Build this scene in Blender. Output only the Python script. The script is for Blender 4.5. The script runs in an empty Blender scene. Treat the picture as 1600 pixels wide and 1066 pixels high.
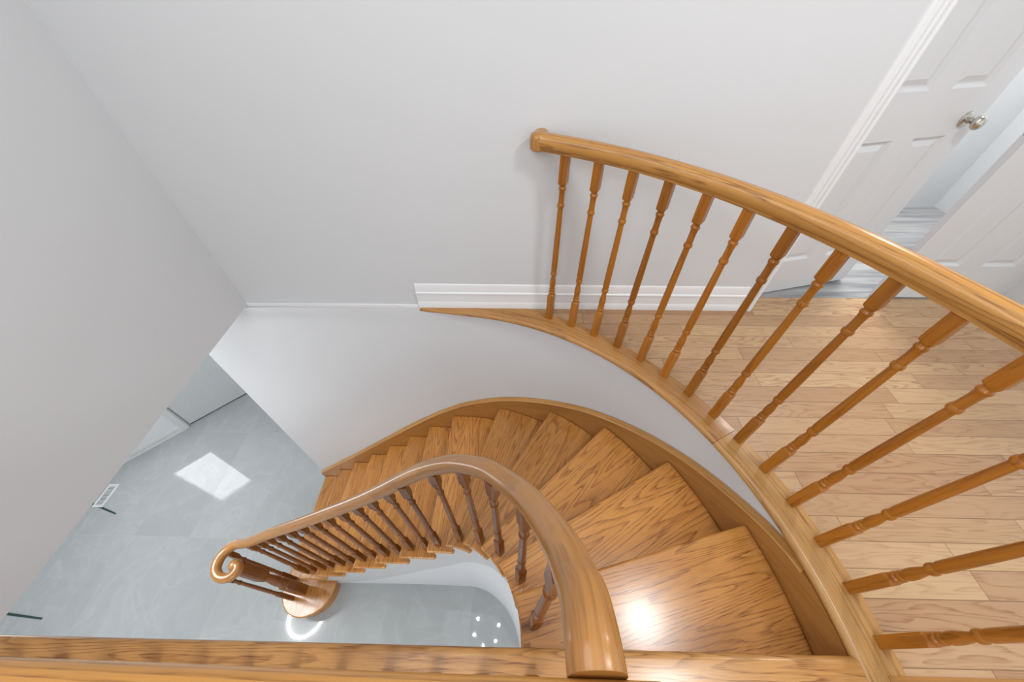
import bpy, bmesh, math, random
from mathutils import Vector, Matrix
random.seed(7)
SC = bpy.context.scene
COL = SC.collection

# ------------------------------------------------------------------ camera
cam_d = bpy.data.cameras.new('camera')
cam = bpy.data.objects.new('camera', cam_d)
COL.objects.link(cam)
F_PX, PITCH, ROLL, YAW = 555.094, 0.83203, 0.00414, -0.02202
cp, sp, cr, sr, cw, sw = (math.cos(PITCH), math.sin(PITCH), math.cos(ROLL), math.sin(ROLL), math.cos(YAW), math.sin(YAW))
fwd = Vector((sw * cp, cw * cp, -sp))
right0 = Vector((cw, -sw, 0))
down0 = fwd.cross(right0)
right = cr * right0 + sr * down0
down = -sr * right0 + cr * down0
m = Matrix((right, -down, -fwd)).transposed().to_4x4()
m.translation = (0, 0, 1.40)
cam.matrix_world = m
cam_d.sensor_width = 36.0
cam_d.lens = F_PX / 1600 * 36.0
cam_d.clip_start = 0.02
SC.camera = cam

# ------------------------------------------------------------------ light and exposure
SC.view_settings.view_transform = 'Standard'
SC.view_settings.look = 'None'
SC.view_settings.gamma = 1.0
SC.view_settings.exposure = -0.10
SC.view_settings.use_curve_mapping = False
W = bpy.data.worlds.new('daylight')
SC.world = W
W.use_nodes = True
W.node_tree.nodes['Background'].inputs[0].default_value = (0.935, 0.972, 1.0, 1)
W.node_tree.nodes['Background'].inputs[1].default_value = 1.25


def area_lamp(name, loc, size, power, color=(0.97, 0.985, 1.0), rot=(0, 0, 0)):
    l = bpy.data.lights.new(name, 'AREA')
    l.shape = 'DISK'
    l.size = size
    l.energy = power
    l.color = color
    o = bpy.data.objects.new(name, l)
    COL.objects.link(o)
    o.location = loc
    o.rotation_euler = rot
    return o


area_lamp('hall_lamp_light', (1.20, 0.33, 2.46), 0.36, 25)
area_lamp('landing_fill_light', (-0.5, -1.3, 2.46), 1.2, 32)  # unseen fill added behind the camera to brighten back and curved walls
area_lamp('lower_hall_fill_light', (-0.9, -1.3, -0.30), 0.8, 34)  # fill added out of view under the landing, lifts lower walls and stair
area_lamp('bedroom_fill_light', (2.3, 2.2, 2.40), 0.4, 50, (1.0, 0.98, 0.95))  # unseen fill added to brighten the room behind the double doors

# ------------------------------------------------------------------ constants of the stair
TOT, NR = 2.72, 14
RISE = TOT / NR
FZ = -TOT
CX, CY = -0.45, 0.04
RO, YO = 1.46, 1.512          # outer ends of the treads
RI, YI = 0.475, 0.520         # inner ends of the treads
YW = 1.545                    # back wall
RW = 1.485                    # curved wall


def zt(k):
    return FZ + RISE * k


# ------------------------------------------------------------------ node helpers
class NT:
    def __init__(self, name):
        self.m = bpy.data.materials.new(name)
        self.m.use_nodes = True
        self.t = self.m.node_tree
        self.t.nodes.clear()
        self.out = self.t.nodes.new('ShaderNodeOutputMaterial')
        self.b = self.t.nodes.new('ShaderNodeBsdfPrincipled')
        self.t.links.new(self.b.outputs[0], self.out.inputs[0])

    def n(self, typ, **kw):
        nd = self.t.nodes.new(typ)
        for k, v in kw.items():
            setattr(nd, k, v)
        return nd

    def put(self, sock, v):
        if isinstance(v, bpy.types.NodeSocket):
            self.t.links.new(v, sock)
        elif v is not None:
            sock.default_value = v

    def math(self, op, a, b=None, c=None):
        nd = self.n('ShaderNodeMath', operation=op)
        self.put(nd.inputs[0], a)
        self.put(nd.inputs[1], b)
        if c is not None:
            self.put(nd.inputs[2], c)
        return nd.outputs[0]

    def xyz(self, x=0.0, y=0.0, z=0.0):
        nd = self.n('ShaderNodeCombineXYZ')
        self.put(nd.inputs[0], x)
        self.put(nd.inputs[1], y)
        self.put(nd.inputs[2], z)
        return nd.outputs[0]

    def sep(self, v):
        nd = self.n('ShaderNodeSeparateXYZ')
        self.put(nd.inputs[0], v)
        return nd.outputs

    def noise(self, vec, scale=1.0, detail=2.0, rough=0.5, dist=0.0):
        nd = self.n('ShaderNodeTexNoise')
        self.put(nd.inputs['Vector'], vec)
        nd.inputs['Scale'].default_value = scale
        nd.inputs['Detail'].default_value = detail
        nd.inputs['Roughness'].default_value = rough
        nd.inputs['Distortion'].default_value = dist
        return nd.outputs[0]

    def white(self, vec):
        nd = self.n('ShaderNodeTexWhiteNoise', noise_dimensions='3D')
        self.put(nd.inputs['Vector'], vec)
        return nd.outputs[0]

    def ramp(self, fac, stops):
        nd = self.n('ShaderNodeValToRGB')
        e = nd.color_ramp.elements
        while len(e) < len(stops):
            e.new(0.5)
        for i, (p, c) in enumerate(stops):
            e[i].position = p
            e[i].color = (c[0], c[1], c[2], 1) if isinstance(c, (tuple, list)) else (c, c, c, 1)
        self.put(nd.inputs[0], fac)
        return nd.outputs[0]

    def mix(self, fac, a, b, mode='MIX'):
        nd = self.n('ShaderNodeMix', data_type='RGBA', blend_type=mode)
        self.put(nd.inputs[0], fac)
        for s, v in ((nd.inputs[6], a), (nd.inputs[7], b)):
            self.put(s, (v[0], v[1], v[2], 1) if isinstance(v, (tuple, list)) else v)
        return nd.outputs[2]

    def finish(self, color=None, rough=0.5, spec=0.5, metal=0.0, bump=None, bstr=0.1, bdist=0.002, coat=0.0):
        if color is not None:
            self.put(self.b.inputs['Base Color'], (color[0], color[1], color[2], 1) if isinstance(color, (tuple, list)) else color)
        self.put(self.b.inputs['Roughness'], rough)
        self.b.inputs['Specular IOR Level'].default_value = spec
        self.b.inputs['Metallic'].default_value = metal
        self.b.inputs['Coat Weight'].default_value = coat
        self.b.inputs['Coat Roughness'].default_value = 0.15
        if bump is not None:
            nd = self.n('ShaderNodeBump')
            nd.inputs['Strength'].default_value = bstr
            nd.inputs['Distance'].default_value = bdist
            self.put(nd.inputs['Height'], bump)
            self.t.links.new(nd.outputs[0], self.b.inputs['Normal'])
        return self.m


def oak(name, light, mid, dark, coord='Object', axis='X', rough=0.25, figure=1.0, lines=9.0, across=7.0, along=0.9,
        coat=0.3, contrast=1.0, pore=0.5, spec=0.5):
    """Varnished oak: contour lines of a noise stretched along the grain make the cathedral figure."""
    t = NT(name)
    tc = t.n('ShaderNodeTexCoord')
    s = t.sep(tc.outputs[coord])
    oi = t.n('ShaderNodeObjectInfo')
    rnd = t.math('MULTIPLY', oi.outputs['Random'], 37.0)
    idx = {'X': (0, 1, 2), 'Y': (1, 0, 2), 'Z': (2, 0, 1)}[axis]
    a, b, c = s[idx[0]], s[idx[1]], s[idx[2]]
    a2 = t.math('ADD', a, rnd)
    base = t.xyz(t.math('MULTIPLY', a2, along), t.math('ADD', t.math('MULTIPLY', b, across), rnd), t.math('MULTIPLY', c, across))
    n1 = t.noise(base, 1.0, 1.6, 0.45)
    wig = t.noise(t.xyz(t.math('MULTIPLY', a2, 9.0), t.math('MULTIPLY', b, 40.0), t.math('MULTIPLY', c, 40.0)), 1.0, 2.0, 0.5)
    ph = t.math('ADD', t.math('MULTIPLY', n1, lines * 2.2), t.math('MULTIPLY', wig, 0.55))
    fr = t.math('FRACT', ph)
    line = t.ramp(fr, [(0.0, 0.05), (0.5, 0.10), (0.80, 0.75), (0.92, 1.0), (1.0, 0.05)])
    fine = t.noise(t.xyz(t.math('MULTIPLY', a2, 14.0), t.math('MULTIPLY', b, 260.0), t.math('MULTIPLY', c, 260.0)), 1.0, 1.0, 0.5)
    finer = t.ramp(fine, [(0.42, 0.0), (0.68, 1.0)])
    tone = t.noise(t.xyz(t.math('MULTIPLY', a2, 1.7), t.math('MULTIPLY', b, 9.0), t.math('MULTIPLY', c, 9.0)), 1.0, 2.0, 0.5)
    col = t.mix(t.ramp(tone, [(0.3, 0.0), (0.7, 1.0)]), light, mid)
    g = t.math('MULTIPLY', line, t.math('ADD', t.math('MULTIPLY', finer, 0.55), 0.45))
    g = t.math('MULTIPLY', g, figure * contrast)
    g = t.math('ADD', g, t.math('MULTIPLY', finer, 0.16 * pore))
    g = t.math('MINIMUM', g, 1.0)
    col = t.mix(g, col, dark)
    var = t.ramp(oi.outputs['Random'], [(0.0, 0.80), (1.0, 1.12)])
    col = t.mix(1.0, col, var, 'MULTIPLY')
    return t.finish(col, rough, spec, bump=g, bstr=0.12, bdist=-0.0006, coat=coat)


def paint(name, color, rough=0.6, spec=0.3, mottled=0.02):
    t = NT(name)
    tc = t.n('ShaderNodeTexCoord')
    f = t.noise(tc.outputs['Object'], 1.3, 2.0, 0.5)
    lo = tuple(c * (1 - mottled) for c in color)
    hi = tuple(min(1, c * (1 + mottled)) for c in color)
    col = t.mix(f, lo, hi)
    b = t.noise(tc.outputs['Object'], 260.0, 2.0, 0.6)
    return t.finish(col, rough, spec, bump=b, bstr=0.04, bdist=0.001)


def plank_floor():
    t = NT('oak_strip_floor')
    tc = t.n('ShaderNodeTexCoord')
    s = t.sep(tc.outputs['Object'])
    x, y = s[0], s[1]
    WID, LEN = 0.08227, 0.62
    r = t.math('DIVIDE', t.math('SUBTRACT', y, 0.0142), WID)
    row = t.math('FLOOR', r)
    fy = t.math('FRACT', r)
    h = t.white(t.xyz(row, 3.3, 1.1))
    h2 = t.white(t.xyz(row, 8.7, 4.1))
    ln = t.math('ADD', t.math('MULTIPLY', h2, 0.35), LEN)
    u = t.math('DIVIDE', t.math('ADD', x, t.math('MULTIPLY', h, 4.0)), ln)
    pid = t.math('FLOOR', u)
    fx = t.math('FRACT', u)
    c1 = t.white(t.xyz(row, pid, 0.5))
    c2 = t.white(t.xyz(row, pid, 7.5))
    off = t.math('MULTIPLY', c2, 60.0)
    base = t.xyz(t.math('ADD', t.math('MULTIPLY', x, 1.7), off), t.math('ADD', t.math('MULTIPLY', y, 13.0), off), off)
    n1 = t.noise(base, 1.0, 2.0, 0.5)
    wig = t.noise(t.xyz(t.math('MULTIPLY', x, 10.0), t.math('MULTIPLY', y, 60.0), off), 1.0, 2.0, 0.5)
    fr = t.math('FRACT', t.math('ADD', t.math('MULTIPLY', n1, 13.0), t.math('MULTIPLY', wig, 0.6)))
    line = t.ramp(fr, [(0.0, 0.0), (0.5, 0.1), (0.82, 0.8), (0.92, 1.0), (1.0, 0.0)])
    fine = t.noise(t.xyz(t.math('MULTIPLY', x, 12.0), t.math('MULTIPLY', y, 380.0), off), 1.0, 1.0, 0.5)
    finer = t.ramp(fine, [(0.4, 0.0), (0.68, 1.0)])
    col = t.ramp(c1, PLANK)
    g = t.math('MULTIPLY', line, t.math('ADD', t.math('MULTIPLY', finer, 0.5), 0.35))
    strong = t.ramp(c2, [(0.0, 0.30), (0.6, 0.6), (1.0, 1.0)])
    g = t.math('MULTIPLY', g, strong)
    g = t.math('ADD', t.math('MULTIPLY', g, 1.0), t.math('MULTIPLY', finer, 0.07))
    col = t.mix(g, col, (0.25, 0.10, 0.045))
    # seams between strips
    ey = t.math('MINIMUM', fy, t.math('SUBTRACT', 1.0, fy))
    ex = t.math('MULTIPLY', t.math('MINIMUM', fx, t.math('SUBTRACT', 1.0, fx)), t.math('DIVIDE', ln, WID))
    e = t.math('MINIMUM', ey, ex)
    seam = t.ramp(e, [(0.0, 1.0), (0.012, 0.75), (0.022, 0.0)])
    col = t.mix(t.math('MULTIPLY', seam, 0.75), col, (0.13, 0.062, 0.03))
    return t.finish(col, 0.34, 0.4, bump=seam, bstr=0.3, bdist=-0.0008)


def tile_floor():
    t = NT('polished_grey_tile')
    tc = t.n('ShaderNodeTexCoord')
    s = t.sep(tc.outputs['Object'])
    u = t.math('DIVIDE', t.math('ADD', s[0], 2.80), 0.60)
    v = t.math('DIVIDE', t.math('ADD', s[1], 0.28), 1.20)
    iu, iv = t.math('FLOOR', u), t.math('FLOOR', v)
    fu, fv = t.math('FRACT', u), t.math('FRACT', v)
    h = t.white(t.xyz(iu, iv, 2.0))
    p = t.xyz(s[0], s[1], t.math('MULTIPLY', h, 9.0))
    n1 = t.noise(p, 1.6, 4.0, 0.55, 0.8)
    n2 = t.noise(p, 4.2, 4.0, 0.6, 1.2)
    vein = t.math('ABSOLUTE', t.math('SUBTRACT', n1, 0.5))
    veinc = t.ramp(vein, [(0.0, 1.0), (0.02, 0.25), (0.07, 0.0)])
    col = t.mix(n2, TILE_LO, TILE_HI)
    col = t.mix(t.math('MULTIPLY', veinc, 0.14), col, (0.56, 0.59, 0.60))
    var = t.ramp(h, [(0.0, 0.95), (1.0, 1.04)])
    col = t.mix(1.0, col, var, 'MULTIPLY')
    eu = t.math('MULTIPLY', t.math('MINIMUM', fu, t.math('SUBTRACT', 1.0, fu)), 0.6)
    ev = t.math('MULTIPLY', t.math('MINIMUM', fv, t.math('SUBTRACT', 1.0, fv)), 1.2)
    seam = t.ramp(t.math('MINIMUM', eu, ev), [(0.0, 1.0), (0.0016, 1.0), (0.0024, 0.0)])
    col = t.mix(t.math('MULTIPLY', seam, 0.3), col, (0.50, 0.52, 0.53))
    return t.finish(col, 0.035, 0.5)


def laminate():
    t = NT('grey_streaked_laminate')
    tc = t.n('ShaderNodeTexCoord')
    s = t.sep(tc.outputs['Object'])
    r = t.math('FLOOR', t.math('DIVIDE', s[1], 0.19))
    h = t.white(t.xyz(r, 2.0, 5.0))
    n1 = t.noise(t.xyz(t.math('ADD', t.math('MULTIPLY', s[0], 1.1), t.math('MULTIPLY', h, 20.0)), t.math('MULTIPLY', s[1], 16.0), 0.0), 1.0, 3.0, 0.55, 0.6)
    col = t.ramp(n1, [(0.25, (0.13, 0.137, 0.15)), (0.45, (0.25, 0.255, 0.265)), (0.62, (0.40, 0.40, 0.40)), (0.8, (0.20, 0.205, 0.215))])
    return t.finish(col, 0.3, 0.4)


def plain(name, color, rough=0.5, spec=0.5, metal=0.0):
    t = NT(name)
    tc = t.n('ShaderNodeTexCoord')
    f = t.noise(tc.outputs['Object'], 30.0, 2.0, 0.5)
    col = t.mix(f, tuple(c * 0.95 for c in color), tuple(min(1, c * 1.05) for c in color))
    return t.finish(col, rough, spec, metal)


def glow(name, color, strength):
    mt = bpy.data.materials.new(name)
    mt.use_nodes = True
    nt = mt.node_tree
    nt.nodes.clear()
    o = nt.nodes.new('ShaderNodeOutputMaterial')
    e = nt.nodes.new('ShaderNodeEmission')
    e.inputs[0].default_value = (*color, 1)
    e.inputs[1].default_value = strength
    nt.links.new(e.outputs[0], o.inputs[0])
    return mt


SHADED_DOOR = (0.50, 0.53, 0.535)
PLANK = [(0.0, (0.42, 0.253, 0.138)), (0.3, (0.475, 0.302, 0.168)), (0.6, (0.525, 0.345, 0.192)), (0.85, (0.555, 0.378, 0.208)), (1.0, (0.38, 0.217, 0.118))]
TILE_LO, TILE_HI = (0.325, 0.347, 0.352), (0.405, 0.427, 0.43)
M = {}
M['wall'] = paint('white_wall_paint', (0.635, 0.650, 0.668))
M['ceiling'] = paint('white_ceiling_paint', (0.82, 0.82, 0.82), 0.8, 0.2)
M['trim'] = paint('white_gloss_trim', (0.78, 0.79, 0.805), 0.32, 0.45, 0.008)
M['door'] = paint('white_door_paint', (0.66, 0.675, 0.695), 0.38, 0.4, 0.008)
M['shaded_door'] = paint('shaded_white_entrance_door_paint', SHADED_DOOR, 0.4, 0.4, 0.008)  # white door, its shade mixed into the paint colour
M['shaded_trim'] = paint('shaded_white_entrance_trim_paint', (0.55, 0.575, 0.58), 0.4, 0.4, 0.008)  # white casing and baseboard, darkened to carry the shade around the entrance
M['stringer'] = paint('grey_stringer_paint', (0.52, 0.52, 0.53), 0.5, 0.3)
M['planks'] = plank_floor()
M['tile'] = tile_floor()
M['laminate'] = laminate()
TL, TM, TD = (0.64, 0.300, 0.075), (0.52, 0.222, 0.048), (0.185, 0.058, 0.012)
M['tread'] = oak('varnished_oak_tread', TL, TM, TD, 'Object', 'X', 0.25, 0.85, 13.0, 6.5, 0.50, coat=0.2, pore=1.2)
M['riser'] = oak('varnished_oak_riser', (0.50, 0.23, 0.06), (0.40, 0.17, 0.04), TD, 'Object', 'X', 0.3, 0.7, 6.0, 6.0, 0.8, coat=0.1)
M['rail'] = oak('varnished_oak_rail', (0.60, 0.30, 0.072), (0.50, 0.225, 0.046), (0.20, 0.072, 0.014), 'UV', 'X', 0.27, 0.85, 7.0, 11.0, 0.6, coat=0.2)
M['stair_rail'] = oak('varnished_oak_stair_rail', (0.58, 0.28, 0.075), (0.49, 0.215, 0.052), (0.24, 0.092, 0.022), 'UV', 'X', 0.28, 0.55, 5.0, 9.0, 0.6, coat=0.2)
M['nosing'] = oak('varnished_oak_nosing', (0.56, 0.285, 0.088), (0.47, 0.215, 0.058), (0.21, 0.08, 0.02), 'UV', 'X', 0.28, 0.8, 7.0, 13.0, 0.6, coat=0.15)
M['nosing_straight'] = oak('rift_sawn_oak_nosing', (0.62, 0.355, 0.125), (0.56, 0.295, 0.09), (0.28, 0.115, 0.03), 'UV', 'X', 0.28, 0.85, 5.0, 34.0, 0.25, coat=0.15)
M['landing_nosing'] = oak('flat_sawn_oak_nosing', (0.60, 0.32, 0.105), (0.52, 0.25, 0.072), (0.22, 0.08, 0.022), 'UV', 'X', 0.28, 0.85, 8.0, 12.0, 1.0, coat=0.12, pore=1.2)
M['skirt'] = oak('varnished_oak_skirt', (0.49, 0.235, 0.058), (0.42, 0.182, 0.04), (0.22, 0.085, 0.018), 'UV', 'X', 0.3, 0.45, 4.0, 7.0, 0.5, coat=0.12)
M['skirt_cap'] = oak('varnished_oak_skirt_cap', (0.58, 0.30, 0.085), (0.50, 0.235, 0.058), (0.24, 0.09, 0.02), 'UV', 'X', 0.28, 0.6, 4.0, 20.0, 0.4, coat=0.15)
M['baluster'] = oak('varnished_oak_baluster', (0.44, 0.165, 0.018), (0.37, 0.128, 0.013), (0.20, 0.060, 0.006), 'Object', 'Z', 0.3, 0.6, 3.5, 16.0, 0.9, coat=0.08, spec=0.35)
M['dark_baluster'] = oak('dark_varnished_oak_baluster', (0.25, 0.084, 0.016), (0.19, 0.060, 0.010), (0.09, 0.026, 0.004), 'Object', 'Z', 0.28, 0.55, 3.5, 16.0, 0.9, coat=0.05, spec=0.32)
M['nickel'] = plain('satin_nickel', (0.58, 0.56, 0.50), 0.22, 0.5, 1.0)
M['vent'] = plain('white_metal_register', (0.66, 0.68, 0.68), 0.4)
M['slot'] = plain('dark_slot', (0.10, 0.11, 0.11), 0.8)
M['green'] = plain('dark_green_strip', (0.010, 0.045, 0.038), 0.4)
M['dark'] = plain('black_rubber', (0.03, 0.03, 0.03), 0.7)
M['pane'] = glow('daylit_glass', (0.95, 0.98, 1.0), 9.0)
M['lamp'] = glow('lit_lamp_diffuser', (0.97, 0.985, 1.0), 320.0)
M['bulb'] = glow('lit_globe_bulb', (0.97, 0.985, 1.0), 92.0)


# ------------------------------------------------------------------ mesh helpers
class MB:
    def __init__(self):
        self.v, self.f, self.uv = [], [], []

    def add(self, verts, faces, uvs=None):
        o = len(self.v)
        self.v += [tuple(p) for p in verts]
        for i, fc in enumerate(faces):
            self.f.append(tuple(o + j for j in fc))
            self.uv.append(uvs[i] if uvs else [(self.v[o + j][0], self.v[o + j][1]) for j in fc])
        return self

    def box(self, x0, x1, y0, y1, z0, z1):
        vs = [(x, y, z) for z in (z0, z1) for y in (y0, y1) for x in (x0, x1)]
        return self.add(vs, [(0, 2, 3, 1), (4, 5, 7, 6), (0, 1, 5, 4), (2, 6, 7, 3), (0, 4, 6, 2), (1, 3, 7, 5)])

    def prism(self, poly, z0, z1):
        n = len(poly)
        vs = [(p[0], p[1], z0) for p in poly] + [(p[0], p[1], z1) for p in poly]
        fs = [tuple(range(n - 1, -1, -1)), tuple(range(n, 2 * n))]
        fs += [(i, (i + 1) % n, n + (i + 1) % n, n + i) for i in range(n)]
        return self.add(vs, fs)

    def strip(self, a, b, za0, za1, zb0=None, zb1=None, closed_ends=True):
        """A board between two polylines a (one edge) and b (other edge): z0 bottom, z1 top; z may be lists."""
        n = len(a)
        L = lambda z: z if isinstance(z, (list, tuple)) else [z] * n
        za0, za1 = L(za0), L(za1)
        zb0 = L(zb0) if zb0 is not None else za0
        zb1 = L(zb1) if zb1 is not None else za1
        vs = []
        for i in range(n):
            vs += [(a[i][0], a[i][1], za0[i]), (a[i][0], a[i][1], za1[i]), (b[i][0], b[i][1], zb1[i]), (b[i][0], b[i][1], zb0[i])]
        s = [0.0]
        for i in range(1, n):
            s.append(s[-1] + math.hypot(a[i][0] - a[i - 1][0], a[i][1] - a[i - 1][1]))
        fs, uv = [], []
        for i in range(n - 1):
            p, q = 4 * i, 4 * i + 4
            h0, h1 = za1[i] - za0[i], za1[i + 1] - za0[i + 1]
            w0 = math.hypot(a[i][0] - b[i][0], a[i][1] - b[i][1])
            w1 = math.hypot(a[i + 1][0] - b[i + 1][0], a[i + 1][1] - b[i + 1][1])
            fs.append((p, q, q + 1, p + 1)); uv.append([(s[i], 0), (s[i + 1], 0), (s[i + 1], h1), (s[i], h0)])
            fs.append((p + 1, q + 1, q + 2, p + 2)); uv.append([(s[i], h0), (s[i + 1], h1), (s[i + 1], h1 + w1), (s[i], h0 + w0)])
            fs.append((p + 2, q + 2, q + 3, p + 3)); uv.append([(s[i], h0 + w0), (s[i + 1], h1 + w1), (s[i + 1], 2 * h1 + w1), (s[i], 2 * h0 + w0)])
            fs.append((p + 3, q + 3, q, p)); uv.append([(s[i], 1), (s[i + 1], 1), (s[i + 1], 1 + w1), (s[i], 1 + w0)])
        if closed_ends:
            e = 4 * (n - 1)
            fs += [(0, 1, 2, 3), (e + 3, e + 2, e + 1, e)]
            uv += [[(0, 0), (0, .1), (.1, .1), (.1, 0)]] * 2
        return self.add(vs, fs, uv)

    def lathe(self, prof, seg=20, centre=(0, 0, 0), cap=True):
        """prof: (z, half-width, squareness 0..1) rings from bottom to top."""
        n = len(prof)
        vs, fs = [], []
        for z, r, sq in prof:
            for i in range(seg):
                t = 2 * math.pi * (i + 0.5) / seg
                c, s_ = math.cos(t), math.sin(t)
                k = 1.0 / max(abs(c), abs(s_))
                rr = r * ((1 - sq) + sq * k)
                vs.append((centre[0] + rr * c, centre[1] + rr * s_, centre[2] + z))
        for j in range(n - 1):
            for i in range(seg):
                i2 = (i + 1) % seg
                fs.append((j * seg + i, j * seg + i2, (j + 1) * seg + i2, (j + 1) * seg + i))
        if cap:
            fs.append(tuple(range(seg - 1, -1, -1)))
            fs.append(tuple(range((n - 1) * seg, n * seg)))
        return self.add(vs, fs)

    def sweep(self, path, prof, ups=None, caps=True):
        n, k = len(path), len(prof)
        P = [Vector(p) for p in path]
        per = [0.0]
        for i in range(k):
            a, b = prof[i], prof[(i + 1) % k]
            per.append(per[-1] + math.hypot(a[0] - b[0], a[1] - b[1]))
        vs, fs, uv = [], [], []
        s = 0.0
        S = []
        for i in range(n):
            t = (P[min(i + 1, n - 1)] - P[max(i - 1, 0)]).normalized()
            lat = t.cross(Vector((0, 0, 1))).normalized()
            up = lat.cross(t).normalized()
            if i:
                s += (P[i] - P[i - 1]).length
            S.append(s)
            for (x, y) in prof:
                vs.append(tuple(P[i] + lat * x + up * y))
        for i in range(n - 1):
            for j in range(k):
                j2 = (j + 1) % k
                fs.append((i * k + j, i * k + j2, (i + 1) * k + j2, (i + 1) * k + j))
                uv.append([(S[i], per[j]), (S[i], per[j + 1]), (S[i + 1], per[j + 1]), (S[i + 1], per[j])])
        if caps:
            fs.append(tuple(range(k - 1, -1, -1))); uv.append([(q[0], q[1]) for q in reversed(prof)])
            fs.append(tuple(range((n - 1) * k, n * k))); uv.append([(q[0], q[1]) for q in prof])
        return self.add(vs, fs, uv)

    def build(self, name, mat, parent=None, loc=None, rot=0.0, smooth=35, bevel=0.0, seg=2, world=False):
        """world=True: vertices are in world space and are moved into the local frame (loc, rot)."""
        me = bpy.data.meshes.new(name)
        mw = Matrix.Translation(loc or (0, 0, 0)) @ Matrix.Rotation(rot, 4, 'Z')
        vs = self.v
        if world:
            inv = mw.inverted()
            vs = [tuple(inv @ Vector(p)) for p in vs]
        me.from_pydata(vs, [], self.f)
        uvl = me.uv_layers.new(name='UVMap')
        i = 0
        for fc in self.uv:
            for c in fc:
                uvl.data[i].uv = c
                i += 1
        bm = bmesh.new()
        bm.from_mesh(me)
        bmesh.ops.recalc_face_normals(bm, faces=bm.faces)
        bm.to_mesh(me)
        bm.free()
        me.materials.append(mat)
        if smooth:
            me.shade_smooth()
            me.set_sharp_from_angle(angle=math.radians(smooth))
        ob = bpy.data.objects.new(name, me)
        COL.objects.link(ob)
        if parent is not None:
            ob.parent = parent
            pm = WORLD[parent.name]
            lm = pm.inverted() @ mw
            ob.location = lm.to_translation()
            ob.rotation_euler = lm.to_euler()
        else:
            ob.location = mw.to_translation()
            ob.rotation_euler = mw.to_euler()
        WORLD[ob.name] = mw
        if bevel:
            bv = ob.modifiers.new('bevel', 'BEVEL')
            bv.width = bevel
            bv.segments = seg
            bv.limit_method = 'ANGLE'
            bv.angle_limit = math.radians(40)
        return ob


WORLD = {}


def thing(name, label, cat, loc=(0, 0, 0), rot=0.0, group=None):
    o = bpy.data.objects.new(name, None)
    o.empty_display_size = 0.1
    COL.objects.link(o)
    o.location = loc
    o.rotation_euler = (0, 0, rot)
    WORLD[o.name] = Matrix.Translation(loc) @ Matrix.Rotation(rot, 4, 'Z')
    o['label'] = label
    o['category'] = cat
    if group:
        o['group'] = group
    return o


def tag(o, label, cat, group=None):
    o['label'] = label
    o['category'] = cat
    if group:
        o['group'] = group
    return o


def struct(o, label=None, cat=None):
    o['kind'] = 'structure'
    if label:
        o['label'] = label
        o['category'] = cat
    return o


def arc(r, a0, a1, n, cx=CX, cy=CY):
    return [(cx + r * math.cos(math.radians(a0 + (a1 - a0) * i / n)), cy + r * math.sin(math.radians(a0 + (a1 - a0) * i / n))) for i in range(n + 1)]


def lerp(table, x):
    if x <= table[0][0]:
        return table[0][1]
    for (x0, y0), (x1, y1) in zip(table, table[1:]):
        if x <= x1:
            return y0 + (y1 - y0) * (x - x0) / (x1 - x0)
    return table[-1][1]


def catmull(pts, per=8):
    P = [Vector(p) for p in pts]
    P = [2 * P[0] - P[1]] + P + [2 * P[-1] - P[-2]]
    out = []
    for i in range(1, len(P) - 2):
        for k in range(per):
            t = k / per
            a, b, c, d = P[i - 1], P[i], P[i + 1], P[i + 2]
            out.append(0.5 * ((2 * b) + (c - a) * t + (2 * a - 5 * b + 4 * c - d) * t * t + (3 * b - a - 3 * c + d) * t ** 3))
    out.append(P[-2])
    return out


# curves of the stair: s < 0 straight along x, s > 0 round the circle
def on_curve(s, r, y_line):
    """Point at arc length s from the springing point x = CX; the straight line y = y_line blends into radius r."""
    if s <= 0:
        x = CX + s
        yr = CY + r
        t = min(1.0, max(0.0, -s / 0.35))
        t = t * t * (3 - 2 * t)
        return (x, yr + (y_line - yr) * t)
    a = math.pi / 2 - s / r
    if a >= 0:
        return (CX + r * math.cos(a), CY + r * math.sin(a))
    return (CX + r, CY - (s - r * math.pi / 2))


def s_of_angle(deg, r):
    return math.radians(90 - deg) * r


# outer and inner ends of the nosing lines, as arc lengths
SO = {k: x - CX for k, x in zip(range(1, 9), (-2.105, -1.886, -1.660, -1.428, -1.196, -0.967, -0.748, -0.519))}
SO.update({k: s_of_angle(a, RO) for k, a in zip(range(9, 15), (77.5, 61.8, 46.8, 31.4, 16.2, 0.2))})
SI = {k: x - CX for k, x in zip(range(1, 9), (-2.120, -1.905, -1.685, -1.458, -1.231, -1.010, -0.785, -0.562))}
SI.update({k: s_of_angle(a, RI) for k, a in zip(range(9, 15), (86, 70, 54, 36.8, 18.6, 0.2))})


def nose_z_inner(s, r=RI):
    """Height of the nosing line along the inner curve (s as arc length at radius RI)."""
    return lerp([(SI[k], zt(k)) for k in range(1, 15)], s)


# ------------------------------------------------------------------ room shell
# lower floor, upper floor, walls, ceilings
struct(MB().box(-7.0, 3.5, -3.2, 4.6, FZ - 0.06, FZ).build('floor_lower', M['tile']), 'polished grey marble-look tile floor of the lower hall', 'floor')

floor_poly = arc(1.575, 0, 72.9, 40) + [(0.0134, YW), (1.335, YW), (1.335, 1.652), (2.83, 1.652), (2.83, YW), (4.6, YW), (4.6, -3.2), (-1.594, -3.2), (-1.594, -0.085), (1.125, -0.085)]
up = MB().prism(list(reversed(floor_poly)), -0.26, 0.0).build('floor_upper', M['planks'])
struct(up, 'pale pinkish oak strip floor of the upper hall', 'floor')

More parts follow.
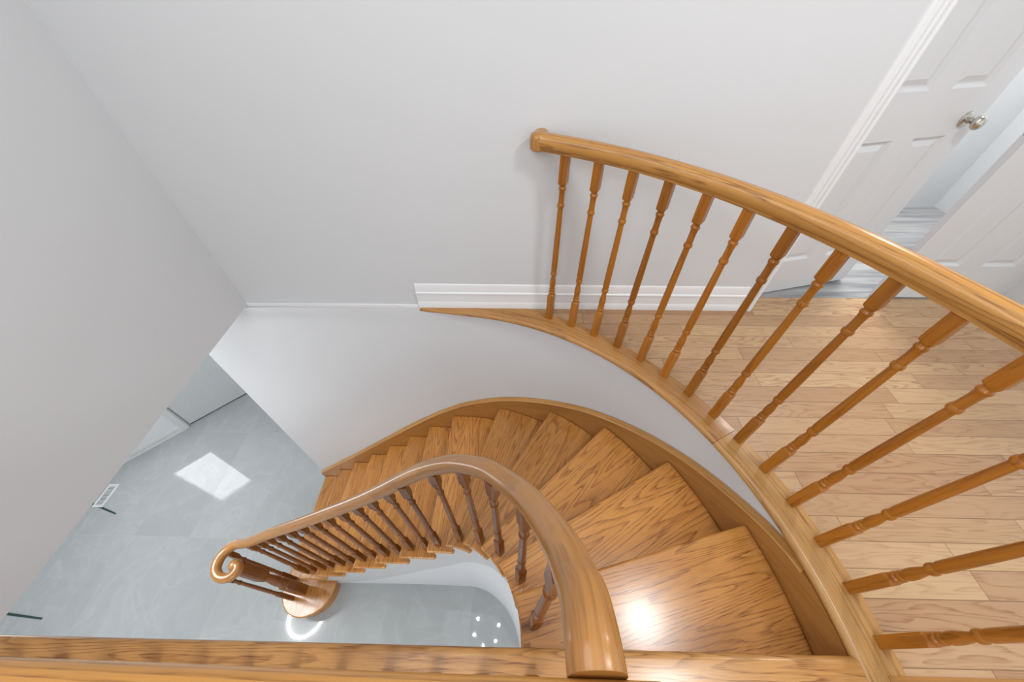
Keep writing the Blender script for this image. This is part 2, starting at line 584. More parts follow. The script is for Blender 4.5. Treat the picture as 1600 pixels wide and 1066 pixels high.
bw = MB()
bw.box(-1.72, 1.335, YW, 1.655, 0.0, 2.55)
bw.box(2.83, 4.6, YW, 1.655, 0.0, 2.55)
bw.box(1.335, 2.83, YW, 1.655, 2.05, 2.55)
struct(bw.build('wall_back', M['wall']), 'plain white upper wall behind the balustrade', 'wall')
struct(MB().box(-1.72, -1.594, -3.2, YW, 0.0, 2.55).build('wall_left', M['wall']), 'plain white upper wall at the left of the stairwell', 'wall')
OPX0, OPX1, OPY0, OPY1 = -1.40, 0.95, -0.30, 1.40        # ceiling opening added over the stairwell to let in soft light
cu = MB().box(-1.72, OPX0, -3.2, 2.93, 2.55, 2.62).box(OPX1, 4.6, -3.2, 2.93, 2.55, 2.62)
cu.box(OPX0, OPX1, -3.2, OPY0, 2.55, 2.62).box(OPX0, OPX1, OPY1, 2.93, 2.55, 2.62)
struct(cu.build('ceiling_upper', M['ceiling']))
struct(MB().box(-7.0, -1.715, -3.2, 4.6, -0.034, -0.004).build('ceiling_lower', M['ceiling']))

# curved wall below the upper floor, behind the stair
wl = [(-2.132, YW), (-1.6, YW), (-1.2, YW), (-0.95, YW)]
for i in range(1, 9):
    x = -0.95 + 0.5 * i / 8
    t = i / 8
    t = t * t * (3 - 2 * t)
    wl.append((x, YW + (CY + RW - YW) * t))
wl += arc(RW, 90, 0, 48)[1:]
wl += [(CX + RW, CY - 0.4)]
wo = [(p[0], p[1] + 0.11) for p in wl[:12]] + [(CX + (RW + 0.11) * math.cos(math.radians(90 - 90 * i / 48)), CY + (RW + 0.11) * math.sin(math.radians(90 - 90 * i / 48))) for i in range(1, 49)] + [(CX + RW + 0.11, CY - 0.4)]
ztop = [-0.0005 if p[0] < -0.56 else -0.034 for p in wl]
struct(MB().strip(wl, wo, FZ, ztop).build('wall_stair', M['wall'], smooth=30), 'white curved wall rising beside the outer side of the stair', 'wall')
# fill behind the curved wall up to the back wall line (hall floor edge)

# foyer beyond: wall at 45 degrees with the entrance door and sidelight
d45 = Vector((math.sqrt(.5), math.sqrt(.5), 0))
ROT45 = math.radians(45)
E0 = (-3.707, 2.687, FZ)          # where the corner of the stair wall cuts the door line


def e45(mb, name, mat, parent=None, **kw):
    return mb.build(name, mat, parent, loc=E0, rot=ROT45, **kw)


HW = -0.034 - FZ
w45 = MB()
w45.box(-2.2, -1.30, 0, 0.14, 0, HW)
w45.box(-1.30, -0.765, 0, 0.14, 0, 0.55)
w45.box(-1.30, -0.765, 0, 0.14, 1.70, HW)
w45.box(-0.765, -0.70, 0, 0.14, 0, HW)
w45.box(-0.70, 0.25, 0, 0.14, 2.08, HW)
w45.box(0.25, 1.9, 0, 0.14, 0, HW)
struct(e45(w45, 'wall_entrance', M['wall']), 'white wall set at an angle across the lower hall beside the entrance door', 'wall')
struct(MB().box(-5.1, -4.98, -3.2, 1.2, FZ, -0.034).build('wall_foyer', M['wall']))


def panel_face(mb, w, h, y, panels, out=-1, rec=0.013):
    """A door face in the xz plane at depth y with sunken and raised panels; out = side it faces."""
    xs = sorted({0.0, w, *[p[0] for p in panels], *[p[1] for p in panels]})
    zs = sorted({0.0, h, *[p[2] for p in panels], *[p[3] for p in panels]})
    for i in range(len(xs) - 1):
        for j in range(len(zs) - 1):
            x0, x1, z0, z1 = xs[i], xs[i + 1], zs[j], zs[j + 1]
            pan = any(p[0] <= x0 + 1e-6 and p[1] >= x1 - 1e-6 and p[2] <= z0 + 1e-6 and p[3] >= z1 - 1e-6 for p in panels)
            if not pan:
                mb.add([(x0, y, z0), (x1, y, z0), (x1, y, z1), (x0, y, z1)], [(0, 1, 2, 3)])
    for (x0, x1, z0, z1) in panels:
        rings = []
        for ins, dep in ((0, 0), (0.006, 0.0), (0.018, rec), (0.024, rec), (0.046, rec * 0.35)):
            yy = y - out * dep
            rings.append([(x0 + ins, yy, z0 + ins), (x1 - ins, yy, z0 + ins), (x1 - ins, yy, z1 - ins), (x0 + ins, yy, z1 - ins)])
        vs = [p for r in rings for p in r]
        fs = []
        for k in range(len(rings) - 1):
            for q in range(4):
                fs.append((4 * k + q, 4 * k + (q + 1) % 4, 4 * k + 4 + (q + 1) % 4, 4 * k + 4 + q))
        e = 4 * (len(rings) - 1)
        fs.append((e, e + 1, e + 2, e + 3))
        mb.add(vs, fs)
    return mb


def door_leaf(w, h, th, panels, rec=0.013):
    mb = MB()
    panel_face(mb, w, h, 0.0, panels, -1, rec)
    panel_face(mb, w, h, th, panels, 1, rec)
    mb.add([(0, 0, 0), (w, 0, 0), (w, th, 0), (0, th, 0)], [(0, 1, 2, 3)])
    mb.add([(0, 0, h), (w, 0, h), (w, th, h), (0, th, h)], [(0, 1, 2, 3)])
    mb.add([(0, 0, 0), (0, th, 0), (0, th, h), (0, 0, h)], [(0, 1, 2, 3)])
    mb.add([(w, 0, 0), (w, th, 0), (w, th, h), (w, 0, h)], [(0, 1, 2, 3)])
    # weld coincident corners
    return mb


PAN = [(0.11, 0.305, 0.215, 0.832), (0.407, 0.603, 0.215, 0.832), (0.11, 0.305, 1.003, 1.60), (0.407, 0.603, 1.003, 1.60),
       (0.11, 0.305, 1.70, 1.92), (0.407, 0.603, 1.70, 1.92)]


def door_knob(parent, name, loc, rot):
    """Nickel knob on its rose, axis along local -y."""
    prof = [(0.0, 0.031), (0.006, 0.031), (0.009, 0.027), (0.011, 0.013), (0.030, 0.011), (0.036, 0.016), (0.042, 0.025), (0.050, 0.0285), (0.060, 0.027), (0.067, 0.020), (0.070, 0.010), (0.071, 0.001)]
    mb = MB().lathe([(z, r, 0) for z, r in prof], 24)
    mb.v = [(x, -z, y) for x, y, z in mb.v]
    return mb.build(name, M['nickel'], parent, loc=loc, rot=rot, smooth=50)


# double doors of the bedroom
H1, A1 = (1.337, 1.648), math.atan2(0.160, 0.64)
door1 = door_leaf(0.715, 2.02, 0.035, PAN).build('door_1', M['door'], loc=(H1[0], H1[1], 0.012), rot=A1, smooth=20)
struct(door1, 'white six-panel door standing ajar with a nickel knob', 'door')
dd1 = Vector((math.cos(A1), math.sin(A1), 0))
nn1 = Vector((math.sin(A1), -math.cos(A1), 0))
kp = Vector((H1[0], H1[1], 0.90)) + dd1 * 0.628
kb = door_knob(door1, 'door_knob', tuple(kp), A1)
kb['label'] = 'satin nickel door knob'
door2 = door_leaf(0.715, 2.02, 0.035, PAN).build('door_2', M['door'], loc=(2.112, 1.655, 0.012), rot=0, smooth=20)
struct(door2, 'closed white six-panel door with a latch plate on its edge', 'door')
sp_ = MB()
sp_.box(-0.0015, 0.0, -0.0125, 0.0125, -0.03, 0.03)
sp_o = sp_.build('latch_plate', M['nickel'], door2, loc=(2.112, 1.6725, 0.905))
sp_o['label'] = 'nickel latch plate'
for dz in (-0.02, 0.02):
    s_ = MB().lathe([(0, 0.0035, 0), (0.0012, 0.0035, 0)], 10)
    s_.v = [(-z, y, x) for x, y, z in s_.v]
    s_.build('screw', M['dark'], sp_o, loc=(2.1105, 1.6725, 0.905 + dz))

# room behind the double doors
struct(MB().box(1.1, 3.365, 1.657, 2.81, -0.08, -0.002).build('floor_bedroom', M['laminate']), 'grey streaked laminate floor behind the double doors', 'floor')
struct(MB().box(1.0, 3.48, 2.81, 2.93, -0.08, 2.55).build('wall_bedroom_back', M['wall']))
struct(MB().box(3.365, 3.48, 1.657, 2.81, -0.002, 2.55).build('wall_bedroom_right', M['wall']))
struct(MB().box(1.0, 1.1, 1.657, 2.81, -0.08, 2.55).build('wall_bedroom_left', M['wall']))

# skirting board, casing and the thin moulding along the wall
BB = [(0, 0), (0.016, 0), (0.016, 0.034), (0.0125, 0.042), (0.0115, 0.044), (0.0115, 0.096), (0.0150, 0.100), (0.0150, 0.108), (0.0085, 0.114), (0.0085, 0.130), (0.006, 0.140), (0.0055, 0.155), (0.002, 0.163), (0, 0.165)]


def moulding(prof, p0, p1, normal):
    """Extrude (depth, height) along p0-p1, depth along normal."""
    mb = MB()
    n = len(prof)
    vs = []
    for p in (p0, p1):
        for d, h in prof:
            vs.append((p[0] + normal[0] * d, p[1] + normal[1] * d, p[2] + h))
    fs = [(i, (i + 1) % n, n + (i + 1) % n, n + i) for i in range(n)] + [tuple(range(n)), tuple(range(2 * n - 1, n - 1, -1))]
    return mb.add(vs, fs)


struct(moulding(BB, (-0.574, YW, 0.0005), (1.268, YW, 0.0005), (0, -1)).build('baseboard_back', M['trim'], smooth=25), 'white moulded baseboard along the upper back wall', 'baseboard')
struct(MB().box(-1.594, -0.578, YW - 0.009, YW, -0.010, 0.016).build('trim_1', M['trim'], bevel=0.003), 'thin white moulding strip along the wall between corner and baseboard', 'trim')
CAS = [(0.0, 0.0), (0.014, 0.0), (0.018, 0.006), (0.018, 0.018), (0.010, 0.022), (0.010, 0.026), (0.017, 0.030), (0.017, 0.038), (0.009, 0.043), (0.009, 0.048), (0.012, 0.054), (0.006, 0.068), (0.0, 0.072)]


def casing(x_in, sgn, z1, name, label=None):
    mb = MB()
    n = len(CAS)
    vs = []
    for z in (0.0005, z1):
        for d, w_ in CAS:
            vs.append((x_in + sgn * w_, YW - d, z))
    fs = [(i, (i + 1) % n, n + (i + 1) % n, n + i) for i in range(n)] + [tuple(range(n)), tuple(range(2 * n - 1, n - 1, -1))]
    return struct(mb.add(vs, fs).build(name, M['trim'], smooth=25), label, 'trim' if label else None)


casing(1.340, -1, 2.12, 'trim_2', 'white moulded casing at the left side of the double doorway')
casing(2.825, 1, 2.12, 'trim_3')
struct(MB().box(1.268, 2.897, YW - 0.014, YW, 2.05, 2.12).build('trim_4', M['trim'], bevel=0.003))

# entrance door and sidelight on the angled wall
dpan = [(0.13, 0.40, 0.20, 0.80), (0.53, 0.80, 0.20, 0.80), (0.13, 0.40, 0.95, 1.75), (0.53, 0.80, 0.95, 1.75)]
ed = door_leaf(0.93, 2.06, 0.045, dpan, 0.004)
ed.v = [(x - 0.69, y + 0.03, z) for x, y, z in ed.v]
d3 = e45(ed, 'door_3', M['shaded_door'], smooth=20)
d3.location.z += 0.018
WORLD[d3.name] = Matrix.Translation((E0[0], E0[1], E0[2] + 0.018)) @ Matrix.Rotation(ROT45, 4, 'Z')
struct(d3, 'white panelled entrance door seen past the lower end of the wall', 'door')
e45(MB().box(-0.688, 0.238, 0.034, 0.07, 0.002, 0.018), 'door_sweep', M['dark'], d3)
struct(e45(MB().box(-0.775, -0.705, -0.016, 0.0, 0, 2.14).box(0.25, 0.32, -0.016, 0, 0, 2.14).box(-0.705, 0.25, -0.016, 0, 2.08, 2.14), 'trim_5', M['shaded_trim'], bevel=0.004), 'white casing around the entrance door', 'trim')
struct(e45(moulding([(d, h * 0.62) for d, h in BB], (-2.2, 0, 0.0005), (-0.776, 0, 0.0005), (0, -1)), 'baseboard_entrance', M['shaded_trim'], smooth=25), 'white baseboard along the angled wall of the lower hall', 'baseboard')
win = e45(MB().box(-1.31, -1.25, -0.012, 0.05, 0.53, 1.72).box(-0.80, -0.755, -0.012, 0.05, 0.53, 1.72).box(-1.25, -0.80, -0.012, 0.05, 0.53, 0.585).box(-1.25, -0.80, -0.012, 0.05, 1.665, 1.72), 'window_1', M['trim'], bevel=0.004)
struct(win)
e45(MB().box(-1.25, -0.80, 0.045, 0.052, 0.585, 1.665), 'window_pane', M['pane'], win)

# ------------------------------------------------------------------ nosings of the upper floor (oak edge boards)
ZN0 = -0.034
RN = 1.452
seg_split = 27.5
a_out = arc(RN, seg_split, 81, 40)
a_in = []
for p in a_out:
    ang = math.atan2(p[1] - CY, p[0] - CX)
    q = (CX + 1.575 * math.cos(ang), CY + 1.575 * math.sin(ang))
    if q[1] > YW - 0.001:
        tt = (YW - 0.001 - CY) / math.sin(ang)
        q = (CX + tt * math.cos(ang), YW - 0.001)
    a_in.append(q)
x0, y0 = a_out[-1]
for i in range(1, 9):
    x = x0 + (-0.576 - x0) * i / 8
    a_out.append((x, y0 + (1.5275 - y0) * i / 8))
    a_in.append((x, YW - 0.001))


def nosing(name, outer, inner, mat, top=0.0012):
    """Board with a rounded outer edge."""
    n = len(outer)
    mb = MB()
    rings = []
    prof = [(1.0, ZN0), (0.0, ZN0), (None, -0.9, ZN0), ]
    s = [0.0]
    for i in range(1, n):
        s.append(s[-1] + math.hypot(outer[i][0] - outer[i - 1][0], outer[i][1] - outer[i - 1][1]))
    vs, uvv = [], []
    hh = (top - ZN0) / 2
    zc = (top + ZN0) / 2
    K = 7
    for i in range(n):
        o, q = Vector((*outer[i], 0)), Vector((*inner[i], 0))
        w = (q - o).length
        d = (q - o) / w
        cross = [(w, ZN0)]
        rr = min(hh, w * 0.5)
        for k in range(K):
            t = -math.pi / 2 - math.pi * k / (K - 1)
            cross.append((rr + rr * math.cos(t), zc + hh * math.sin(t)))
        cross.append((w, top))
        for dd, z in cross:
            p = o + d * dd
            vs.append((p.x, p.y, z))
            uvv.append((s[i], dd))
    k = K + 2
    fs, uv = [], []
    for i in range(n - 1):
        for j in range(k):
            j2 = (j + 1) % k
            f = (i * k + j, i * k + j2, (i + 1) * k + j2, (i + 1) * k + j)
            fs.append(f)
            uv.append([uvv[q] for q in f])
    fs += [tuple(range(k)), tuple(range(n * k - 1, (n - 1) * k - 1, -1))]
    uv += [[(0, 0)] * k] * 2
    mb.add(vs, fs, uv)
    return struct(mb.build(name, mat, smooth=40))


o = nosing('trim_6', a_out, a_in, M['nosing'])
o['label'], o['category'] = 'curved oak edge board tapering to a point against the wall', 'trim'
o = nosing('trim_7', arc(RN, -4.9, seg_split - 0.05, 24), arc(1.575, -4.6, seg_split - 0.05, 24), M['nosing_straight'])
o['label'], o['category'] = 'straight-grained oak edge board at the foot of the nearest balusters', 'trim'
o = nosing('trim_8', [(-1.592 + 2.60 * i / 20, 0.038) for i in range(21)], [(-1.592 + 2.60 * i / 20, -0.085) for i in range(21)], M['landing_nosing'], 0.002)
o['label'], o['category'] = 'oak nosing along the front of the landing', 'trim'
MB().lathe([(0, 0.011, 0), (0.0012, 0.0105, 0)], 14).build('knot_hole', M['dark'], o, loc=(0.545, -0.050, 0.0021))
o = struct(MB().strip([(1.07 + 0.3 * i, -0.004) for i in range(12)], [(1.07 + 0.3 * i, -0.088) for i in range(12)], -0.01, 0.0030).build('trim_9', M['skirt']), 'darker oak border strip across the hall floor', 'trim')

# ------------------------------------------------------------------ the stair
stair = thing('staircase', 'curved oak staircase winding down to the grey tile floor', 'staircase', (-0.9, 1.0, FZ))


def side(s0, s1, r, yl, n):
    return [on_curve(s0 + (s1 - s0) * i / n, r, yl) for i in range(n + 1)]


def frame_of(p_out, p_in):
    o_, i_ = Vector((*p_out, 0)), Vector((*p_in, 0))
    mid = (o_ + i_) / 2
    d = o_ - i_
    return mid, math.atan2(d.y, d.x)


for k in range(1, 14):
    po = on_curve(SO[k], RO, YO)
    pi_ = on_curve(SI[k], RI, YI)
    so1, si1 = SO[k + 1] + 0.045, SI[k + 1] + 0.028
    out = side(SO[k], so1, RO, YO, 8)
    inn = side(SI[k], si1, RI, YI, 8)
    if k == 1:
        # starting step with its round bullnose end
        cx0, cy0, rb = -1.882, 0.500, 0.236
        poly = [(-2.110, YO), (-1.80, YO), (-1.80, 0.70)]
        a0 = math.degrees(math.atan2(0.19, 0.14))
        for i in range(33):
            a = math.radians(50 - (50 + 195) * i / 32)
            poly.append((cx0 + rb * math.cos(a), cy0 + rb * math.sin(a)))
        poly.append((-2.113, 0.62))
        poly.append((-2.112, 1.0))
    else:
        poly = out + list(reversed(inn))
    mid, rz = frame_of(po, pi_)
    z1 = zt(k)
    ob = MB().prism([(p[0], p[1]) for p in poly], z1 - 0.029, z1).build('tread', M['tread'], stair, loc=(mid.x, mid.y, z1), rot=rz, world=True, smooth=30, bevel=0.010, seg=3)
    # riser below this nosing
for k in range(1, 15):
    if k == 1:
        cx0, cy0, rb = -1.882, 0.500, 0.208
        poly = [(-2.082, YO), (-1.80, YO), (-1.80, 0.68)]
        for i in range(33):
            a = math.radians(50 - (50 + 195) * i / 32)
            poly.append((cx0 + rb * math.cos(a), cy0 + rb * math.sin(a)))
        poly.append((-2.085, 0.62))
    else:
        po, pi_ = on_curve(SO[k] + 0.034, RO, YO), on_curve(SI[k] + 0.030, RI + 0.028, YI + 0.030)
        po2, pi2 = on_curve(SO[k] + 0.052, RO, YO), on_curve(SI[k] + 0.046, RI + 0.028, YI + 0.030)
        poly = [po, po2, pi2, pi_]
    mid, rz = frame_of(poly[0], poly[-1])
    z0, z1 = zt(k - 1) + (0.0 if k > 1 else 0.001), zt(k) - 0.029
    if k == 14:
        z1 = ZN0 - 0.001
    MB().prism(poly, z0, z1).build('riser', M['riser'], stair, loc=(mid.x, mid.y, (z0 + z1) / 2), rot=rz, world=True, smooth=30)

# outer skirt board against the wall, with its cap
ss = [(-2.130 - CX) + ((-0.45 + 2.13)) * i / 26 for i in range(27)] + [s_of_angle(90 - 90 * i / 40, RO) for i in range(1, 41)]
ZTOP = [(-2.130 - CX, -2.452), (-1.609 - CX, -2.003), (-1.272 - CX, -1.705), (-0.976 - CX, -1.440), (-0.62 - CX, -1.138), (-0.45 - CX, -1.025)]
ZTOP += [(s_of_angle(a, RO), z) for a, z in ((84.6, -0.961), (75.7, -0.854), (67.1, -0.757), (59, -0.657), (54.7, -0.600), (45.5, -0.485), (37, -0.376), (29, -0.272), (20.2, -0.165), (15.4, -0.105), (11.8, -0.066), (9.5, -0.050), (6.5, -0.040), (0, -0.037))]


def nose_z_outer(s):
    return lerp([(SO[k], zt(k)) for k in range(1, 15)], s)


sk_in, sk_out, zt_l, zb_l = [], [], [], []
for s in ss:
    sk_in.append(on_curve(s, RO - 0.001, YO - 0.001))
    if s <= 0:
        x = CX + s
        t = min(1.0, max(0.0, (x + 0.95) / 0.5))
        t = t * t * (3 - 2 * t)
        sk_out.append((x, YW + (CY + RW - YW) * t - 0.001))
    else:
        sk_out.append(on_curve(s * (RW - 0.001) / RO, RW - 0.001, YW))
    zt_l.append(lerp(ZTOP, s))
    zb_l.append(max(FZ + 0.001, nose_z_outer(s) - 0.34))
MB().strip(sk_in, sk_out, zb_l, zt_l).build('skirt_board', M['skirt'], stair, smooth=40)
cap_in = []
for i, s in enumerate(ss):
    cap_in.append(on_curve(s, RO - 0.012, YO - 0.012))
nz = sum(1 for z in zt_l if z <= -0.0475)
cap = MB().strip(cap_in[:nz], [(p[0], p[1]) for p in sk_out[:nz]], [z + 0.0 for z in zt_l[:nz]], [z + 0.010 for z in zt_l[:nz]])
cap.build('skirt_cap', M['skirt_cap'], stair, smooth=40, bevel=0.003)

# inner wall below the stair, and the painted stringer on it
in_s = []
for k in range(2, 14):
    a, b = SI[k] + 0.030, SI[k + 1] + 0.030
    for i in range(7):
        in_s.append((a + (b - a) * i / 6 + (1e-5 if i == 0 else 0), zt(k) - 0.030))


def under(offset):
    return [on_curve(s, RI + offset, YI + offset + 0.002) for s, z in in_s]


a_ = under(0.034)
b_ = under(0.13)
tops = [z - RISE for s, z in in_s]
a_ += [(a_[-1][0], CY - 0.08), (a_[-1][0], CY - 0.9)]
b_ += [(b_[-1][0], CY - 0.08), (b_[-1][0], CY - 0.9)]
tops += [-0.262, -0.262]
struct(MB().strip(a_, b_, FZ, tops).build('wall_under_stair', M['wall'], smooth=30), 'white curved wall closing the space beneath the stair', 'wall')
ZB = [(SI[2], FZ + 0.001), (-1.72 - CX, FZ + 0.001), (-1.16 - CX, -2.358), (-0.742 - CX, -1.955), (-0.45 - CX, -1.66), (s_of_angle(66, RI), -1.36), (s_of_angle(46, RI), -1.05), (s_of_angle(30, RI), -0.80), (s_of_angle(10, RI), -0.55), (s_of_angle(0, RI), -0.42)]
a_ = under(0.022)
b_ = under(0.0335)
MB().strip(a_, b_, [min(lerp(ZB, s), z - 0.02) for s, z in in_s], [z for s, z in in_s]).build('stringer', M['stringer'], stair, smooth=40)['label'] = 'grey painted inner stringer'

# ------------------------------------------------------------------ balusters and rails
RAILP = [(-0.019, -0.031), (0.019, -0.031), (0.021, -0.020), (0.0285, -0.014), (0.031, -0.004), (0.031, 0.006), (0.028, 0.017), (0.021, 0.026), (0.010, 0.0305), (0.0, 0.0315)]
RAILP = RAILP + [(-x, y) for x, y in reversed(RAILP[1:-1]) if True]
RAILP = [p for i, p in enumerate(RAILP) if i == 0 or p != RAILP[i - 1]]


def dedupe(prof):
    out = []
    for p in prof:
        if not out or math.hypot(p[0] - out[-1][0], p[1] - out[-1][1]) > 1e-5:
            out.append(p)
    if math.hypot(out[0][0] - out[-1][0], out[0][1] - out[-1][1]) < 1e-5:
        out.pop()
    return out


RAILP = dedupe(RAILP)


def baluster_profile(h, low=0.172, top=None, w=0.0165):
    """Square foot, two rings, vase, bead, long taper, bead, cove, bead, square head."""
    top = top if top is not None else h - 0.118
    z0, z1 = low, top
    L = z1 - z0
    P = [(0, w, 1), (z0 - 0.004, w, 1), (z0, w * 0.92, 0.3), (z0 + 0.004, 0.0125, 0)]
    P += [(z0 + 0.010, 0.0125, 0), (z0 + 0.014, 0.0160, 0), (z0 + 0.020, 0.0160, 0), (z0 + 0.024, 0.0118, 0), (z0 + 0.028, 0.0118, 0), (z0 + 0.032, 0.0150, 0), (z0 + 0.037, 0.0150, 0), (z0 + 0.041, 0.0125, 0)]
    P += [(z0 + 0.058, 0.0152, 0), (z0 + 0.078, 0.0150, 0), (z0 + 0.100, 0.0122, 0), (z0 + 0.118, 0.0100, 0)]
    P += [(z0 + 0.122, 0.0100, 0), (z0 + 0.126, 0.0150, 0), (z0 + 0.134, 0.0160, 0), (z0 + 0.142, 0.0150, 0), (z0 + 0.146, 0.0125, 0)]
    za, zb = z0 + 0.160, z1 - 0.100
    P += [(za, 0.0148, 0), (za + (zb - za) * 0.35, 0.0142, 0), (za + (zb - za) * 0.7, 0.0126, 0), (zb, 0.0112, 0)]
    P += [(zb + 0.004, 0.0150, 0), (zb + 0.010, 0.0158, 0), (zb + 0.016, 0.0150, 0), (zb + 0.020, 0.0122, 0), (z1 - 0.045, 0.0118, 0), (z1 - 0.024, 0.0130, 0)]
    P += [(z1 - 0.020, 0.0155, 0), (z1 - 0.014, 0.0158, 0), (z1 - 0.008, 0.0120, 0), (z1 - 0.004, 0.0120, 0), (z1, w * 0.90, 0.35), (z1 + 0.006, w, 1), (h, w, 1)]
    return P


def baluster(parent, x, y, z, h, rot, mat, low=0.172, top=None, name='baluster'):
    return MB().lathe(baluster_profile(h, low, top), 20).build(name, mat, parent, loc=(x, y, z), rot=rot, smooth=32)


# upper balustrade
ub = thing('balustrade', 'upper oak balustrade curving along the open hall floor edge', 'balustrade', (CX + 1.55, CY, 0.0))
RB = 1.553
ZR = 0.900
path = []
for i in range(70):
    a = 70.5 - (70.5 + 3.0) * i / 69
    path.append((CX + 1.549 * math.cos(math.radians(a)), CY + 1.549 * math.sin(math.radians(a)), ZR + 0.006 - 0.022 * min(1, i / 45)))
hr = MB().sweep(path, RAILP)
hr.build('handrail', M['rail'], ub, smooth=40)
# short return of the rail to the wall with its rounded end
e0 = Vector(path[0])
rt = MB().sweep([(e0.x + 0.018, YW - 0.0005, e0.z), (e0.x + 0.014, e0.y + 0.02, e0.z), (e0.x + 0.010, e0.y - 0.012, e0.z)], RAILP)
rt.build('rail_return', M['rail'], ub, smooth=40)
ros = MB().lathe([(-0.0345, 0.010, 0), (-0.033, 0.024, 0), (-0.026, 0.0315, 0), (0.012, 0.0318, 0), (0.024, 0.028, 0), (0.0315, 0.014, 0), (0.0325, 0.002, 0)], 24)
ros.build('rail_end', M['rail'], ub, loc=(e0.x + 0.004, e0.y - 0.003, e0.z), smooth=45)
for i in range(14):
    a = 66.1 - 5.0 * i
    ar = math.radians(a)
    baluster(ub, CX + RB * math.cos(ar), CY + RB * math.sin(ar), 0.0012, 0.872, ar, M['baluster'])

# stair balustrade
sb = thing('balustrade', 'lower oak stair balustrade sweeping down to a spiral volute over the newel', 'balustrade', (-1.934, 0.468, zt(1)))
RR = 0.54
ctrl = [(-1.935, 0.478, -1.462), (-1.908, 0.462, -1.462), (-1.912, 0.425, -1.462), (-1.950, 0.398, -1.462), (-2.005, 0.402, -1.462), (-2.052, 0.440, -1.462), (-2.066, 0.500, -1.460), (-2.040, 0.560, -1.455), (-1.985, 0.592, -1.435), (-1.925, 0.591, -1.400), (-1.849, 0.583, -1.338),
        (-1.70, 0.580, -1.205), (-1.548, 0.580, -1.070), (-1.239, 0.580, -0.822), (-0.962, 0.580, -0.588), (-0.775, 0.580, -0.424), (-0.600, 0.580, -0.252), (-0.483, 0.580, -0.128)]
for a, z in ((83, -0.025), (71, 0.097), (61, 0.197), (48, 0.325), (35, 0.443), (27, 0.530), (20, 0.612), (10.7, 0.735), (5.5, 0.800), (2.5, 0.842)):
    ctrl.append((CX + RR * math.cos(math.radians(a)), CY + RR * math.sin(math.radians(a)), z))
ctrl.append((CX + RR - 0.002, 0.034, 0.872))
ctrl.append((CX + RR - 0.003, 0.012, 0.888))
ctrl.append((CX + RR - 0.003, -0.009, 0.893))
spath = catmull(ctrl, 8)
MB().sweep([tuple(p) for p in spath], RAILP).build('handrail', M['stair_rail'], sb, smooth=40)
eye = MB().lathe([(-0.031, 0.030, 0), (-0.020, 0.034, 0), (0.006, 0.038, 0), (0.020, 0.034, 0), (0.030, 0.022, 0), (0.0325, 0.004, 0)], 28)
eye.build('volute_eye', M['stair_rail'], sb, loc=(-1.938, 0.474, -1.462), smooth=45)


def rail_z(x, y):
    best, bz = 9, 0
    for p in spath[80:]:
        d = (p.x - x) ** 2 + (p.y - y) ** 2
        if d < best:
            best, bz = d, p.z
    return bz


for k in range(2, 8):
    for f in (0.040, 0.1525):
        x = CX + SO[k] + f
        y = 0.577
        z = zt(k)
        h = rail_z(x, y) - 0.012 - z
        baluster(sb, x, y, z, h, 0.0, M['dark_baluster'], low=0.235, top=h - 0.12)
for k, a in ((8, 94.5), (9, 76.5), (10, 60), (11, 44), (12, 25.5), (13, 7.5)):
    x, y = CX + 0.526 * math.cos(math.radians(a)), CY + 0.526 * math.sin(math.radians(a))
    z = zt(k)
    h = rail_z(x, y) - 0.012 - z
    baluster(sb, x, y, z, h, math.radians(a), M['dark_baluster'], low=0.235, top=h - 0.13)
for x, y in ((-1.995, 0.402), (-2.040, 0.548)):
    z = zt(1)
    baluster(sb, x, y, z, -1.478 - z, 0.0, M['dark_baluster'], low=0.27, top=0.93)
nw = 0.040
NP = [(0, nw, 1), (0.345, nw, 1), (0.352, nw * 0.94, 0.3), (0.358, 0.028, 0), (0.366, 0.028, 0), (0.372, 0.036, 0), (0.384, 0.037, 0), (0.392, 0.030, 0), (0.40, 0.030, 0), (0.408, 0.036, 0), (0.420, 0.036, 0), (0.428, 0.031, 0),
      (0.47, 0.037, 0), (0.52, 0.035, 0), (0.60, 0.029, 0), (0.650, 0.0265, 0), (0.660, 0.033, 0), (0.672, 0.034, 0), (0.680, 0.028, 0), (0.69, 0.028, 0), (0.696, nw * 0.92, 0.35), (0.704, nw, 1), (1.040, nw, 1)]
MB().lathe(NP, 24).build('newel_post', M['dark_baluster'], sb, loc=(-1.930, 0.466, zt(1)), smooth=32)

# landing guard rail close below the camera
lr = thing('balustrade', 'near oak guard rail along the bottom edge above the landing', 'balustrade', (-0.75, -0.036, 0.0))
MB().sweep([(-1.592 + (0.150 + 1.592) * i / 30, -0.027 - 0.0140 * (i / 30), 0.893) for i in range(31)], RAILP).build('handrail', M['rail'], lr, smooth=40)
for i in range(12):
    baluster(lr, 0.05 - 0.137 * i, -0.037, 0.002, 0.872, 0.0, M['baluster'])

# ------------------------------------------------------------------ small things on the lower floor
vt = thing('floor_register', 'white slotted metal register in the grey tile floor near the left wall', 'vent', (-4.60, 1.32, FZ))
fr = MB()
X0, X1, Y0, Y1 = -4.668, -4.553, 1.195, 1.447
fr.box(X0, X1, Y0, Y0 + 0.022, FZ, FZ + 0.006)
fr.box(X0, X1, Y1 - 0.022, Y1, FZ, FZ + 0.006)
fr.box(X0, X0 + 0.022, Y0 + 0.022, Y1 - 0.022, FZ, FZ + 0.006)
fr.box(X1 - 0.022, X1, Y0 + 0.022, Y1 - 0.022, FZ, FZ + 0.006)
n = 14
for i in range(n):
    yy = Y0 + 0.022 + (Y1 - Y0 - 0.044) * (i + 0.5) / n
    fr.box(X0 + 0.022, X1 - 0.022, yy - 0.0035, yy + 0.0035, FZ + 0.002, FZ + 0.0055)
fr.build('grille', M['vent'], vt)
